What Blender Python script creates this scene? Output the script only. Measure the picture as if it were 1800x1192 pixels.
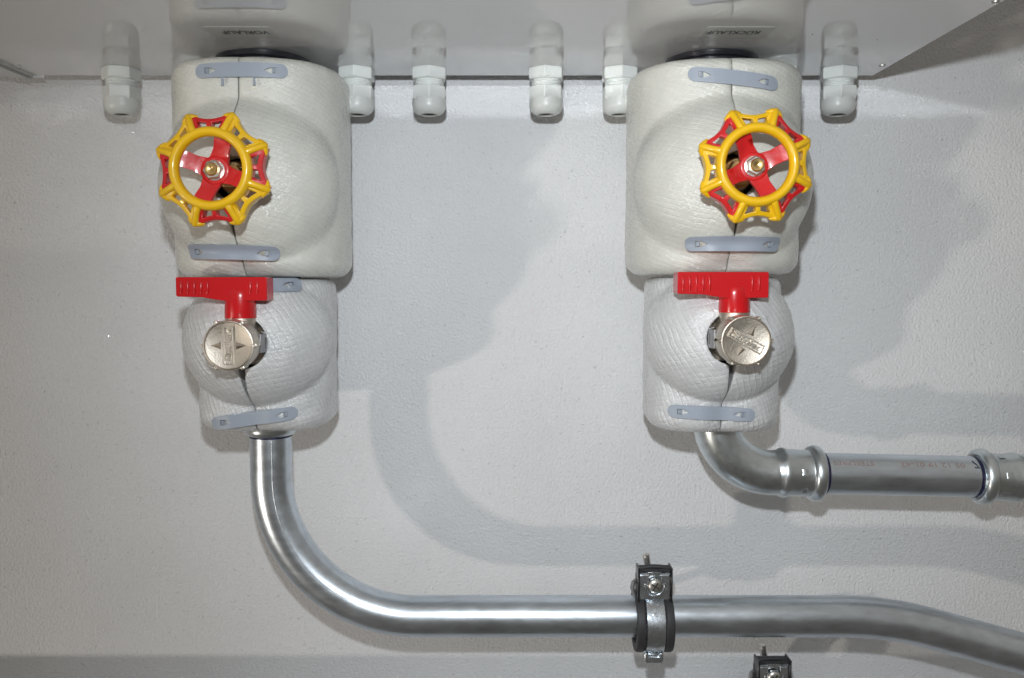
import bpy, bmesh, math, random
from mathutils import Vector, Matrix, noise
from mathutils.geometry import delaunay_2d_cdt
PI = math.pi
random.seed(7)
S = bpy.context.scene
C = S.collection
for o in list(bpy.data.objects):
    bpy.data.objects.remove(o)

# ------------------------------------------------------------------ camera
DW = 0.975                      # camera to wall, metres; the wall face is y = 0
ZC = 1.30                       # camera height
F = 1500.0                      # focal length in pixels of the 1800 x 1192 photograph
PITCH = math.atan(99 / F)
cam_d = bpy.data.cameras.new('camera')
cam = bpy.data.objects.new('camera', cam_d)
C.objects.link(cam)
cam.location = (0, -DW, ZC)
cam.rotation_euler = (PI / 2 - PITCH, 0, 0)
cam_d.sensor_width = 36
cam_d.lens = F / 1800 * 36
cam_d.clip_start = 0.01
cam_d.clip_end = 50
S.camera = cam
RM = cam.rotation_euler.to_matrix()


def P(px, py, d):
    """the point a distance d in front of the wall seen at a pixel of the photograph"""
    v = RM @ Vector(((px - 900) / F, -(py - 596) / F, -1))
    k = (DW - d) / v.y
    return Vector(cam.location) + v * k


def PZ(px, py, z):
    """the point of the horizontal plane at height z seen at a pixel"""
    v = RM @ Vector(((px - 900) / F, -(py - 596) / F, -1))
    k = (z - ZC) / v.z
    return Vector(cam.location) + v * k


def proj(p):
    q = RM.transposed() @ (Vector(p) - Vector(cam.location))
    return 900 + F * q.x / -q.z, 596 - F * q.y / -q.z


# ------------------------------------------------------------------ world and lamps
W = bpy.data.worlds.new('World')
S.world = W
W.use_nodes = True
nt = W.node_tree
bg = nt.nodes['Background']
tc = nt.nodes.new('ShaderNodeTexCoord')
sp = nt.nodes.new('ShaderNodeSeparateXYZ')
cr = nt.nodes.new('ShaderNodeValToRGB')
mr = nt.nodes.new('ShaderNodeMapRange')
mr.inputs[1].default_value = -1
mr.inputs[2].default_value = 1
nt.links.new(tc.outputs['Generated'], sp.inputs[0])
nt.links.new(sp.outputs['Z'], mr.inputs[0])
nt.links.new(mr.outputs[0], cr.inputs[0])
nt.links.new(cr.outputs[0], bg.inputs[0])
cr.color_ramp.elements[0].position = 0.0
cr.color_ramp.elements[0].color = (0.20, 0.185, 0.165, 1)
cr.color_ramp.elements[1].position = 1.0
cr.color_ramp.elements[1].color = (0.90, 0.85, 0.78, 1)
e = cr.color_ramp.elements.new(0.47)
e.color = (0.26, 0.24, 0.21, 1)
e = cr.color_ramp.elements.new(0.56)
e.color = (0.62, 0.585, 0.535, 1)
bg.inputs[1].default_value = 0.47


def area(name, loc, target, power, size, color, shape='DISK', size_y=None):
    ld = bpy.data.lights.new(name, 'AREA')
    ld.shape = shape
    ld.size = size
    if size_y:
        ld.size_y = size_y
    ld.energy = power
    ld.color = color
    lo = bpy.data.objects.new(name, ld)
    C.objects.link(lo)
    lo.location = loc
    lo.rotation_euler = (Vector(target) - Vector(loc)).to_track_quat('-Z', 'Y').to_euler()
    return lo


fl = bpy.data.lights.new('camera_flash', 'SPOT')
fl.energy = 25
fl.color = (0.90, 0.955, 1.0)
fl.spot_size = math.radians(94)
fl.spot_blend = 1.0
fl.shadow_soft_size = 0.014
flo = bpy.data.objects.new('camera_flash', fl)
C.objects.link(flo)
flo.location = (-0.014, -DW + 0.01, ZC + 0.140)
flo.rotation_euler = (Vector((0.13, 0, ZC + 0.02)) - flo.location).to_track_quat('-Z', 'Y').to_euler()
LD = Vector((-1.23, -1.0, -0.52)).normalized()
area('room_lamp', Vector((0.0, 0, ZC)) + LD * 6.0, (0.0, 0, ZC), 86, 0.24, (1.0, 0.91, 0.81))

S.view_settings.view_transform = 'Standard'
S.view_settings.look = 'None'
S.view_settings.exposure = -0.14
S.view_settings.gamma = 1
S.cycles.use_denoising = True
S.cycles.use_guiding = True          # finds the flash light thrown back onto the wall by the glossy cabinet
S.cycles.use_surface_guiding = True
S.cycles.guiding_training_samples = 128
S.cycles.caustics_reflective = True
S.cycles.blur_glossy = 0.0
S.cycles.max_bounces = 8
S.cycles.sample_clamp_indirect = 0.0


# ------------------------------------------------------------------ materials
def mat(name, color, rough=0.5, metal=0.0, spec=0.5, coat=0.0, coat_rough=0.05, ior=1.5):
    m = bpy.data.materials.new(name)
    m.use_nodes = True
    b = m.node_tree.nodes['Principled BSDF']
    b.inputs['Base Color'].default_value = (*color, 1)
    b.inputs['Roughness'].default_value = rough
    b.inputs['Metallic'].default_value = metal
    b.inputs['Specular IOR Level'].default_value = spec
    b.inputs['IOR'].default_value = ior
    b.inputs['Coat Weight'].default_value = coat
    b.inputs['Coat Roughness'].default_value = coat_rough
    return m


class NG:
    """small node-graph helper"""
    def __init__(s, m):
        s.t = m.node_tree
        s.b = s.t.nodes['Principled BSDF']

    def n(s, kind, **kw):
        nd = s.t.nodes.new(kind)
        for k, v in kw.items():
            setattr(nd, k, v)
        return nd

    def l(s, a, b):
        s.t.links.new(a, b)

    def coord(s, kind='Object', scale=(1, 1, 1), rot=(0, 0, 0)):
        tc = s.n('ShaderNodeTexCoord')
        mp = s.n('ShaderNodeMapping')
        mp.inputs['Scale'].default_value = scale
        mp.inputs['Rotation'].default_value = rot
        s.l(tc.outputs[kind], mp.inputs[0])
        return mp.outputs[0]

    def noise(s, vec, scale, detail=3, rough=0.5, dist=0.0):
        nd = s.n('ShaderNodeTexNoise')
        nd.inputs['Scale'].default_value = scale
        nd.inputs['Detail'].default_value = detail
        nd.inputs['Roughness'].default_value = rough
        nd.inputs['Distortion'].default_value = dist
        s.l(vec, nd.inputs['Vector'])
        return nd.outputs[0]

    def math(s, op, a, b=None, clamp=False):
        nd = s.n('ShaderNodeMath', operation=op, use_clamp=clamp)
        for i, v in enumerate((a, b)):
            if v is None:
                continue
            if isinstance(v, (int, float)):
                nd.inputs[i].default_value = v
            else:
                s.l(v, nd.inputs[i])
        return nd.outputs[0]

    def ramp(s, fac, stops):
        nd = s.n('ShaderNodeValToRGB')
        el = nd.color_ramp.elements
        while len(el) < len(stops):
            el.new(0.5)
        for q, (p, c) in zip(el, stops):
            q.position = p
            q.color = (*c, 1) if len(c) == 3 else c
        s.l(fac, nd.inputs[0])
        return nd.outputs[0]

    def maprange(s, v, a, b, c, d):
        nd = s.n('ShaderNodeMapRange')
        for i, q in enumerate((a, b, c, d)):
            nd.inputs[i + 1].default_value = q
        s.l(v, nd.inputs[0])
        return nd.outputs[0]

    def bump(s, h, dist, strength=1.0, prev=None):
        nd = s.n('ShaderNodeBump')
        nd.inputs['Strength'].default_value = strength
        nd.inputs['Distance'].default_value = dist
        s.l(h, nd.inputs['Height'])
        if prev:
            s.l(prev, nd.inputs['Normal'])
        return nd.outputs[0]


# rough white plaster
M_wall = mat('white_plaster', (0.74, 0.74, 0.74), 0.8, spec=0.25)
g = NG(M_wall)
v = g.coord()
n1 = g.noise(v, 330, 3, 0.6)
n2 = g.noise(v, 620, 2, 0.5)
n3 = g.noise(v, 7, 3)
vo = g.n('ShaderNodeTexVoronoi')
vo.inputs['Scale'].default_value = 120
g.l(v, vo.inputs['Vector'])
pit = g.maprange(vo.outputs['Distance'], 0.05, 0.17, 0, 1)
gate = g.math('GREATER_THAN', g.noise(v, 40, 1), 0.52)
pit = g.math('MAXIMUM', pit, gate)
blob = g.maprange(n1, 0.35, 0.75, 0, 1)
h = g.math('ADD', g.math('MULTIPLY', blob, 1.0), g.math('MULTIPLY', n2, 0.35))
b1 = g.bump(h, 0.0013, 0.80)
b2 = g.bump(pit, 0.0007, 0.65, b1)
g.l(b2, g.b.inputs['Normal'])
col = g.ramp(n3, [(0.3, (0.715, 0.72, 0.73)), (0.7, (0.755, 0.76, 0.77))])
mx = g.n('ShaderNodeMix', data_type='RGBA')
g.l(g.maprange(pit, 0, 1, 0.24, 0), mx.inputs['Factor'])
g.l(col, mx.inputs['A'])
mx.inputs['B'].default_value = (0.42, 0.40, 0.37, 1)
g.l(mx.outputs['Result'], g.b.inputs['Base Color'])

# glossy white sheet metal
M_sheet = mat('white_coated_sheet', (0.57, 0.57, 0.57), 0.035, spec=0.5, ior=2.9)
g = NG(M_sheet)
v = g.coord(scale=(1, 1, 1))
w1 = g.noise(v, 9, 2)
g.l(g.bump(w1, 0.0008, 0.3), g.b.inputs['Normal'])
M_sheet_edge = mat('sheet_edge', (0.55, 0.55, 0.54), 0.35)


# woven silvery foam of the insulation shells
def foam(name, color, ridge, size, rough, rots, cdia):
    m = mat(name, color, rough, spec=0.6, coat=0.9, coat_rough=0.13)
    g = NG(m)
    b = g.b
    b.inputs['Subsurface Weight'].default_value = 0.15
    b.inputs['Subsurface Radius'].default_value = (0.004, 0.004, 0.004)
    b.inputs['Subsurface Scale'].default_value = 1.0
    uv = g.n('ShaderNodeUVMap').outputs[0]
    wob = g.n('ShaderNodeVectorMath', operation='MULTIPLY_ADD')
    nz = g.n('ShaderNodeTexNoise')
    nz.inputs['Scale'].default_value = 28
    g.l(uv, nz.inputs['Vector'])
    g.l(nz.outputs['Color'], wob.inputs[0])
    wob.inputs[1].default_value = (0.008, 0.008, 0)
    g.l(uv, wob.inputs[2])
    waves = []
    for rot, sc in rots:
        mp = g.n('ShaderNodeMapping')
        mp.inputs['Rotation'].default_value = (0, 0, rot)
        g.l(wob.outputs[0], mp.inputs[0])
        wv = g.n('ShaderNodeTexWave', wave_type='BANDS', bands_direction='Y', wave_profile='SIN')
        wv.inputs['Scale'].default_value = size * sc
        wv.inputs['Distortion'].default_value = 0.8
        wv.inputs['Detail'].default_value = 1
        g.l(mp.outputs[0], wv.inputs['Vector'])
        waves.append(wv.outputs[1])
    # thin threads standing on soft pillows
    thr = g.math('MAXIMUM', g.math('POWER', waves[0], 5.0), g.math('MULTIPLY', g.math('POWER', waves[1], 6.0), 0.6))
    pil = g.math('MULTIPLY', waves[0], waves[1])
    ob = g.coord()
    f1 = g.noise(ob, 850, 2, 0.6)
    f2 = g.noise(ob, 60, 3)
    # short fibres lying in two directions
    fib = []
    for rot in (0.5, -0.75):
        mp = g.n('ShaderNodeMapping')
        mp.inputs['Rotation'].default_value = (0, 0, rot)
        g.l(uv, mp.inputs[0])
        mp2 = g.n('ShaderNodeMapping')
        mp2.inputs['Scale'].default_value = (0.16, 1, 1)
        g.l(mp.outputs[0], mp2.inputs[0])
        fib.append(g.noise(mp2.outputs[0], 900, 2, 0.6))
    fibre = g.math('MAXIMUM', fib[0], fib[1])
    fade = g.maprange(f2, 0.36, 0.62, 0.25, 1.0)
    dia = g.math('ADD', g.math('MULTIPLY', thr, 0.75), g.math('MULTIPLY', pil, 0.22))
    nb = g.bump(g.math('MULTIPLY', dia, fade), ridge, 0.9)
    nb = g.bump(g.maprange(fibre, 0.45, 0.75, 0, 1), 0.0004, 0.55, nb)
    nb = g.bump(f1, 0.0005, 0.6, nb)
    g.l(nb, b.inputs['Normal'])
    # tiny facets of the clear film that catch the light one at a time
    vo = g.n('ShaderNodeTexVoronoi')
    vo.inputs['Scale'].default_value = 900
    g.l(ob, vo.inputs['Vector'])
    ml = g.n('ShaderNodeVectorMath', operation='MULTIPLY_ADD')
    g.l(vo.outputs['Color'], ml.inputs[0])
    ml.inputs[1].default_value = (0.56, 0.56, 0.56)
    ml.inputs[2].default_value = (-0.28, -0.28, -0.28)
    ad = g.n('ShaderNodeVectorMath', operation='ADD')
    g.l(ml.outputs[0], ad.inputs[0])
    g.l(nb, ad.inputs[1])
    nn = g.n('ShaderNodeVectorMath', operation='NORMALIZE')
    g.l(ad.outputs[0], nn.inputs[0])
    g.l(nn.outputs[0], b.inputs['Coat Normal'])
    f1 = g.math('ADD', g.math('MULTIPLY', f1, 0.5), g.math('MULTIPLY', fibre, 0.5))
    c0 = [c * 0.86 for c in color]
    c1 = [min(1, c * 1.10) for c in color]
    g.l(g.ramp(g.math('ADD', g.math('MULTIPLY', dia, cdia), g.math('ADD', g.math('MULTIPLY', f2, 0.55), g.math('MULTIPLY', f1, 0.3))),
               [(0.2, c0), (0.75, c1)]), b.inputs['Base Color'])
    return m


M_foam_big = foam('pale_woven_foam', (0.63, 0.63, 0.575), 0.00030, 70, 0.45, ((0.35, 1.0), (-1.0, 0.93)), 0.10)
M_foam_small = foam('silvery_woven_foam', (0.60, 0.605, 0.61), 0.0008, 64, 0.36, ((1.15, 1.0), (-0.25, 0.95)), 0.18)


def steel(name, color, rough, mott=0.5, bump=0.00006, vary=0.12, st=(1, 1, 1)):
    m = mat(name, color, rough, 1.0)
    g = NG(m)
    v = g.coord()
    a = g.noise(g.coord(scale=st), 120, 4, 0.6)
    s = g.noise(g.coord(scale=(1, 1, 1)), 900, 2)
    k = g.noise(g.coord(scale=st), 22, 3)
    c0 = [c * (1 - mott) for c in color]
    c1 = [min(1, c * (1 + mott * 0.35)) for c in color]
    g.l(g.ramp(g.math('ADD', g.math('MULTIPLY', a, 0.5), g.math('MULTIPLY', k, 0.5)),
               [(0.32, c0), (0.68, c1)]), g.b.inputs['Base Color'])
    g.l(g.maprange(g.math('ADD', g.math('MULTIPLY', a, 0.5), g.math('MULTIPLY', s, 0.5)), 0.3, 0.7,
                   max(0.04, rough - vary), rough + vary), g.b.inputs['Roughness'])
    g.l(g.bump(s, bump, 0.6), g.b.inputs['Normal'])
    return m


M_pipe = steel('galvanised_steel', (0.68, 0.74, 0.80), 0.33, 0.26, 0.00004, 0.06, (0.35, 1, 1))
M_fit = steel('zinc_fitting', (0.68, 0.73, 0.75), 0.32, 0.20, 0.00003, 0.06)
M_zinc = steel('zinc_plated_clamp', (0.66, 0.72, 0.78), 0.25, 0.12)
M_brass = steel('brass', (0.66, 0.46, 0.19), 0.36, 0.25)
M_dull_brass = steel('dull_brass', (0.46, 0.33, 0.17), 0.42, 0.3)
M_nickel = steel('cast_nickel', (0.60, 0.545, 0.47), 0.44, 0.14, 0.00045)
M_nut = steel('bright_nut', (0.66, 0.65, 0.62), 0.36, 0.1)
M_clip = mat('dark_steel_clip', (0.34, 0.34, 0.35), 0.4, 0.8)
M_dark = mat('dark_cast_metal', (0.035, 0.03, 0.026), 0.6)


def enamel(name, c):
    m = mat(name, c, 0.40, coat=0.35, coat_rough=0.12)
    g = NG(m)
    v = g.coord()
    g.l(g.bump(g.noise(v, 160, 2), 0.0007, 0.5), g.b.inputs['Normal'])
    k = g.noise(v, 60, 3)
    g.l(g.ramp(k, [(0.3, [x * 0.88 for x in c]), (0.7, c)]), g.b.inputs['Base Color'])
    return m


M_red = enamel('red_enamel', (0.56, 0.010, 0.012))
M_yel = enamel('yellow_enamel', (0.80, 0.47, 0.004))
M_redp = mat('red_plastic', (0.52, 0.006, 0.010), 0.24, coat=0.3)
g = NG(M_redp)
g.l(g.bump(g.noise(g.coord(), 90, 2), 0.0006, 0.25), g.b.inputs['Normal'])
M_strap = mat('grey_rubber', (0.30, 0.34, 0.40), 0.42, spec=0.4)
g = NG(M_strap)
g.l(g.bump(g.noise(g.coord(), 300, 2), 0.0003, 0.3), g.b.inputs['Normal'])
M_gland = mat('pale_grey_plastic', (0.60, 0.62, 0.60), 0.33, spec=0.5)
g = NG(M_gland)
g.l(g.bump(g.noise(g.coord(), 400, 2), 0.0002, 0.3), g.b.inputs['Normal'])
g.b.inputs['Subsurface Weight'].default_value = 0.12
g.b.inputs['Subsurface Radius'].default_value = (0.003, 0.003, 0.003)
g.b.inputs['Subsurface Scale'].default_value = 1.0
M_hole = mat('dark_seal', (0.05, 0.055, 0.035), 0.6)
M_black = mat('black_ring', (0.012, 0.012, 0.016), 0.22, spec=0.5)
M_rubber = mat('black_rubber', (0.030, 0.030, 0.033), 0.55)
g = NG(M_rubber)
g.l(g.bump(g.noise(g.coord(), 500, 2), 0.0003, 0.4), g.b.inputs['Normal'])
M_label = mat('silver_sticker', (0.40, 0.41, 0.39), 0.3, 0.0)
M_ink = mat('black_print', (0.015, 0.015, 0.015), 0.4)
M_ink_blue = mat('blue_black_marker', (0.010, 0.010, 0.045), 0.35)
M_ink_red = mat('faded_red_print', (0.40, 0.29, 0.28), 0.45, 0.3)


# ------------------------------------------------------------------ mesh helpers
def link(name, verts, faces, m, parent=None, sharp=35, uvs=None):
    me = bpy.data.meshes.new(name)
    me.from_pydata([tuple(v) for v in verts], [], faces)
    me.validate()
    me.update()
    bm = bmesh.new()
    bm.from_mesh(me)
    bmesh.ops.recalc_face_normals(bm, faces=bm.faces)
    bm.to_mesh(me)
    bm.free()
    me.polygons.foreach_set('use_smooth', [True] * len(me.polygons))
    me.set_sharp_from_angle(angle=math.radians(sharp))
    if uvs:
        ul = me.uv_layers.new(name='UVMap')
        for lp in me.loops:
            ul.data[lp.index].uv = uvs[lp.vertex_index]
    me.materials.append(m)
    o = bpy.data.objects.new(name, me)
    C.objects.link(o)
    if parent:
        o.parent = parent
    return o


def tag(o, label=None, cat=None, group=None, kind=None):
    if label:
        o['label'] = label
    if cat:
        o['category'] = cat
    if group:
        o['group'] = group
    if kind:
        o['kind'] = kind
    return o


def empty(name, loc, label, cat, group=None):
    o = bpy.data.objects.new(name, None)
    o.empty_display_size = 0.02
    C.objects.link(o)
    o.location = loc
    return tag(o, label, cat, group)


class MB:
    def __init__(s):
        s.v = []
        s.f = []

    def add(s, v, f):
        k = len(s.v)
        s.v += [Vector(q) for q in v]
        s.f += [tuple(i + k for i in q) for q in f]
        return s

    def box(s, c, d, M=None):
        c = Vector(c)
        v = [Vector((x * d[0] / 2, y * d[1] / 2, z * d[2] / 2)) for x in (-1, 1) for y in (-1, 1) for z in (-1, 1)]
        if M:
            v = [M @ q for q in v]
        return s.add([c + q for q in v],
                     [(0, 1, 3, 2), (4, 6, 7, 5), (0, 4, 5, 1), (2, 3, 7, 6), (0, 2, 6, 4), (1, 5, 7, 3)])

    def lathe(s, prof, n=48, axis='Z', c=(0, 0, 0), facets=None, close=True):
        """prof: (radius, height) pairs; the axis may be X, Y or Z; facets gives a polygon instead of a circle"""
        c = Vector(c)
        n = facets or n
        vs = []
        for r, hh in prof:
            for i in range(n):
                a = 2 * PI * i / n
                x, y = r * math.cos(a), r * math.sin(a)
                vs.append({'Z': Vector((x, y, hh)), 'Y': Vector((x, hh, y)), 'X': Vector((hh, x, y))}[axis] + c)
        fs = []
        for j in range(len(prof) - 1):
            for i in range(n):
                k = (i + 1) % n
                fs.append((j * n + i, j * n + k, (j + 1) * n + k, (j + 1) * n + i))
        if close:
            fs.append(tuple(range(n)))
            fs.append(tuple((len(prof) - 1) * n + i for i in range(n)))
        return s.add(vs, fs)

    def tube(s, pts, rad, n=32, cap=True, flat=1.0):
        pts = [Vector(p) for p in pts]
        rads = rad if isinstance(rad, (list, tuple)) else [rad] * len(pts)
        up = Vector((0, -1, 0))
        vs = []
        for i, p in enumerate(pts):
            t = (pts[min(i + 1, len(pts) - 1)] - pts[max(i - 1, 0)]).normalized()
            a = up - t * up.dot(t)
            if a.length < 1e-4:
                a = Vector((1, 0, 0)) - t * t.x
            a.normalize()
            b = t.cross(a)
            for k in range(n):
                q = 2 * PI * k / n
                vs.append(p + (a * math.cos(q) * flat + b * math.sin(q)) * rads[i])
        fs = []
        for j in range(len(pts) - 1):
            for i in range(n):
                k = (i + 1) % n
                fs.append((j * n + i, j * n + k, (j + 1) * n + k, (j + 1) * n + i))
        if cap:
            fs.append(tuple(range(n)))
            fs.append(tuple((len(pts) - 1) * n + i for i in range(n)))
        return s.add(vs, fs)

    def xf(s, M):
        s.v = [M @ q for q in s.v]
        return s

    def build(s, name, m, parent=None, sharp=35, bevel=0, seg=2):
        o = link(name, s.v, s.f, m, parent, sharp)
        if bevel:
            b = o.modifiers.new('bevel', 'BEVEL')
            b.width = bevel
            b.segments = seg
            b.limit_method = 'ANGLE'
            b.angle_limit = math.radians(40)
            b.harden_normals = False
        return o


def inside(p, poly):
    c = False
    n = len(poly)
    for i in range(n):
        a, b = poly[i], poly[(i + 1) % n]
        if (a[1] > p[1]) != (b[1] > p[1]) and p[0] < (b[0] - a[0]) * (p[1] - a[1]) / (b[1] - a[1]) + a[0]:
            c = not c
    return c


def flat2d(outer, holes=(), step=None):
    """triangulates an outline with holes; step adds inner points so that it can be bent"""
    def densify(poly):
        if not step:
            return list(poly)
        out = []
        for i in range(len(poly)):
            a, b = Vector(poly[i]), Vector(poly[(i + 1) % len(poly)])
            k = max(1, int((b - a).length / step))
            out += [tuple(a.lerp(b, j / k)) for j in range(k)]
        return out
    loops = [densify(outer)] + [densify(q) for q in holes]
    vs, es = [], []
    for L in loops:
        k = len(vs)
        vs += [Vector(q) for q in L]
        es += [(k + i, k + (i + 1) % len(L)) for i in range(len(L))]
    if step:
        xs = [p[0] for p in outer]
        ys = [p[1] for p in outer]
        x = min(xs) + step / 2
        while x < max(xs):
            y = min(ys) + step / 2
            while y < max(ys):
                if inside((x, y), loops[0]) and not any(inside((x, y), q) for q in loops[1:]):
                    vs.append(Vector((x, y)))
                y += step
            x += step
    v2, _, f2, *_ = delaunay_2d_cdt(vs, es, [], 0, 1e-7)
    keep = []
    for f in f2:
        c = sum((v2[i] for i in f), Vector((0, 0))) / len(f)
        if inside(c, loops[0]) and not any(inside(c, q) for q in loops[1:]):
            keep.append(tuple(f))
    return v2, keep


def slab(outer, holes, fn, t0, t1, step=None):
    """an extruded outline; fn(u, v, t) gives the point, t running from t0 to t1"""
    v2, f2 = flat2d(outer, holes, step)
    n = len(v2)
    vs = [fn(q.x, q.y, t0) for q in v2] + [fn(q.x, q.y, t1) for q in v2]
    fs = [tuple(f) for f in f2] + [tuple(i + n for i in reversed(f)) for f in f2]
    cnt = {}
    for f in f2:
        for i in range(len(f)):
            a, b = f[i], f[(i + 1) % len(f)]
            cnt[(a, b)] = 1
    for a, b in cnt:
        if (b, a) not in cnt:
            fs.append((b, a, a + n, b + n))
    return vs, fs


def text_mesh(s, size, bold=0.0, fn=None, extrude=0.0):
    cu = bpy.data.curves.new('lettering', 'FONT')
    cu.body = s
    cu.size = size
    cu.extrude = extrude
    cu.offset = bold
    cu.align_x = 'CENTER'
    cu.align_y = 'CENTER'
    cu.resolution_u = 3
    o = bpy.data.objects.new('lettering', cu)
    C.objects.link(o)
    bpy.context.view_layer.update()
    dg = bpy.context.evaluated_depsgraph_get()
    me = o.evaluated_get(dg).to_mesh()
    vs = [v.co.copy() for v in me.vertices]
    fs = [tuple(p.vertices) for p in me.polygons]
    o.evaluated_get(dg).to_mesh_clear()
    bpy.data.objects.remove(o)
    bpy.data.curves.remove(cu)
    if fn:
        vs = [fn(v) for v in vs]
    return vs, fs


def sstep(a, b, x):
    t = max(0, min(1, (x - a) / (b - a)))
    return t * t * (3 - 2 * t)


# ------------------------------------------------------------------ wall
zU = P(900, 133, 0.034).z            # height of the cabinet's underside
mb = MB()
mb.box((0.1, 0.05, ZC), (7.0, 0.10, 5.0))
wall = tag(mb.build('wall', M_wall), 'rough white plastered wall behind the valves and pipes', None, None, 'structure')

# block added out of view to shade the wall's lowest strip from the room lamp
lz = P(900, 1147, 0).z - 0.52 * 0.11 + 0.011
lg = MB().box((0.1, -0.055, lz - 0.15), (7.0, 0.112, 0.30)).build('shade_block', M_wall, wall, bevel=0.004)

# ------------------------------------------------------------------ cabinets overhead
xr = P(1530, 135, 0.028).x
xl = P(62, 136, 0.028).x
y_front, y_back = -0.306, -0.034


def panel(mb, x0, x1, z, y0, y1, hgt):
    """folded sheet casing: underside, rounded front edge, sides and top"""
    prof = [(y1, z + hgt), (y1, z + 0.001), (y1 - 0.001, z), (y1 - 0.004, z)]
    r = 0.006
    prof.append((y0 + r + 0.003, z))
    for i in range(7):
        a = PI / 2 * i / 6
        prof.append((y0 + r - r * math.sin(a), z + r - r * math.cos(a)))
    prof.append((y0, z + hgt))
    n = len(prof)
    vs = [(x, y, zz) for x in (x0, x1) for y, zz in prof]
    fs = [(i, i + 1, n + i + 1, n + i) for i in range(n - 1)]
    fs += [(n - 1, 0, n, 2 * n - 1), tuple(range(n)), tuple(range(n, 2 * n))]
    mb.add(vs, fs)


cab = empty('cabinet', ((xr + xl) / 2, -0.15, zU), 'glossy white sheet metal cabinet above the valves, seen from below', 'cabinet')
mb = MB()
panel(mb, xl, xr, zU, y_front, y_back, 0.42)
o = mb.build('casing', M_sheet, cab, 30)
o.matrix_parent_inverse = cab.matrix_world.inverted()


def child(o, par):
    """keep world-space geometry when parenting to a thing placed elsewhere"""
    o.parent = par
    o.matrix_parent_inverse = Matrix.Translation(-Vector(par.location))
    return o


child(o, cab)


def screw_head(px, py, r=0.0032):
    p = PZ(px, py, zU)
    m = MB().lathe([(r, zU + 0.0002), (r * 0.96, zU - 0.0009), (r * 0.7, zU - 0.0017), (r * 0.30, zU - 0.0018), (r * 0.22, zU - 0.0008)], 20, 'Z', (p.x, p.y, 0))
    return child(m.build('screw', M_nut, None), cab)


for q in ((1551, 115), (1750, 3), (31, 115)):
    screw_head(*q)
for q in ((1428, 61, 0.0007), (1542, 70, 0.0006)):
    p = PZ(q[0], q[1], zU)
    child(MB().lathe([(q[2], zU + 0.0001), (q[2] * .8, zU - 0.0003)], 10, 'Z', (p.x, p.y, 0)).build('speck', M_hole), cab)

# neighbouring cabinet left of the seam, with its folded lips
cab2 = empty('cabinet', (xl - 0.2, -0.15, zU), 'next white sheet metal cabinet, at the left edge beyond the slanting seam', 'cabinet')
mb = MB()
panel(mb, xl - 0.40, xl - 0.0035, zU - 0.001, y_front, y_back, 0.42)
child(mb.build('casing', M_sheet, None, 30), cab2)
mb = MB()
mb.box((xl - 0.0025, -0.162, zU - 0.0022), (0.0016, 0.256, 0.0050))
mb.box((xl + 0.0022, -0.162, zU - 0.0012), (0.0013, 0.250, 0.0028))
child(mb.build('folded_lip', M_sheet_edge, None, bevel=0.0003), cab2)
child(MB().box((xl - 0.0008, -0.035, zU - 0.0015), (0.030, 0.003, 0.0030)).build('cover_edge', M_sheet_edge, None), cab2)

# stickers on the underside
for px, txt, lab in ((415, 'VORLAUF', 'silver sticker reading VORLAUF upside down under the cabinet, above the left valve'),
                     (1296, 'RÜCKLAUF', 'silver sticker reading RÜCKLAUF upside down under the cabinet, above the right valve')):
    a = PZ(px - 60 if px < 900 else px - 52, 47, zU)
    b = PZ(px + 57 if px < 900 else px + 68, 47, zU)
    y0, y1 = a.y, PZ(px, 66, zU).y
    xm, hw = (a.x + b.x) / 2, (b.x - a.x) / 2
    st = empty('sticker', (xm, (y0 + y1) / 2, zU), lab, 'sticker')
    ym, hh = (y0 + y1) / 2, (y1 - y0) / 2
    out = []
    for cx, cy, a0 in ((hw - .003, hh - .003, 0), (-hw + .003, hh - .003, 90), (-hw + .003, -hh + .003, 180), (hw - .003, -hh + .003, 270)):
        for k in range(5):
            q = math.radians(a0 + 90 * k / 4)
            out.append((cx + .003 * math.cos(q), cy + .003 * math.sin(q)))
    vs, fs = slab(out, [], lambda u, v, t: Vector((xm + u, ym + v, zU - t)), 0.00005, 0.0003)
    child(MB().add(vs, fs).build('foil', M_label), st)
    # rotated half a turn as seen from the camera
    vs, fs = text_mesh(txt, 0.0145, 0.0003, lambda v: Vector((xm - v.x * 0.66 - (0.003 if px > 900 else -0.004), ym + v.y - 0.001, zU - 0.0004)))
    child(MB().add(vs, fs).build('lettering', M_ink), st)

# ------------------------------------------------------------------ cable glands
dg_ = 0.062


def make_gland():
    root = empty('cable_gland', (0, 0, 0), 'x', 'cable gland')
    R = 0.0198
    m = MB().lathe([(R * 0.93, 0.0005), (R, -0.0012), (R, -0.0112), (R * 0.94, -0.0128)], axis='Z', facets=6)
    m.build('lock_nut', M_gland, root, 25, bevel=0.0004)
    prof = []
    z = -0.0120
    while z > -0.0215:
        prof += [(0.0146, z), (0.0156, z - 0.0007), (0.0146, z - 0.0014)]
        z -= 0.0019
    MB().lathe(prof, 40).build('threaded_neck', M_gland, root, 60)
    R2 = 0.0190
    m = MB().lathe([(R2 * 0.95, -0.0200), (R2, -0.0210), (R2, -0.0335), (R2 * .965, -0.0350)], facets=6)
    m.build('cap_nut', M_gland, root, 25, bevel=0.0004)
    pr = [(0.0176, -0.0330), (0.0178, -0.0400)]
    for i in range(1, 9):
        a = PI / 2 * i / 8
        pr.append((0.0085 + 0.0093 * math.cos(a), -0.0400 - 0.0105 * math.sin(a)))
    pr += [(0.0084, -0.0501), (0.0080, -0.0455)]
    MB().lathe(pr, 40).build('dome', M_gland, root, 40)
    MB().lathe([(0.0082, -0.0457), (0.0080, -0.0485), (0.0066, -0.0490), (0.0050, -0.0475)], 28).build('seal', M_hole, root)
    return root


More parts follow.
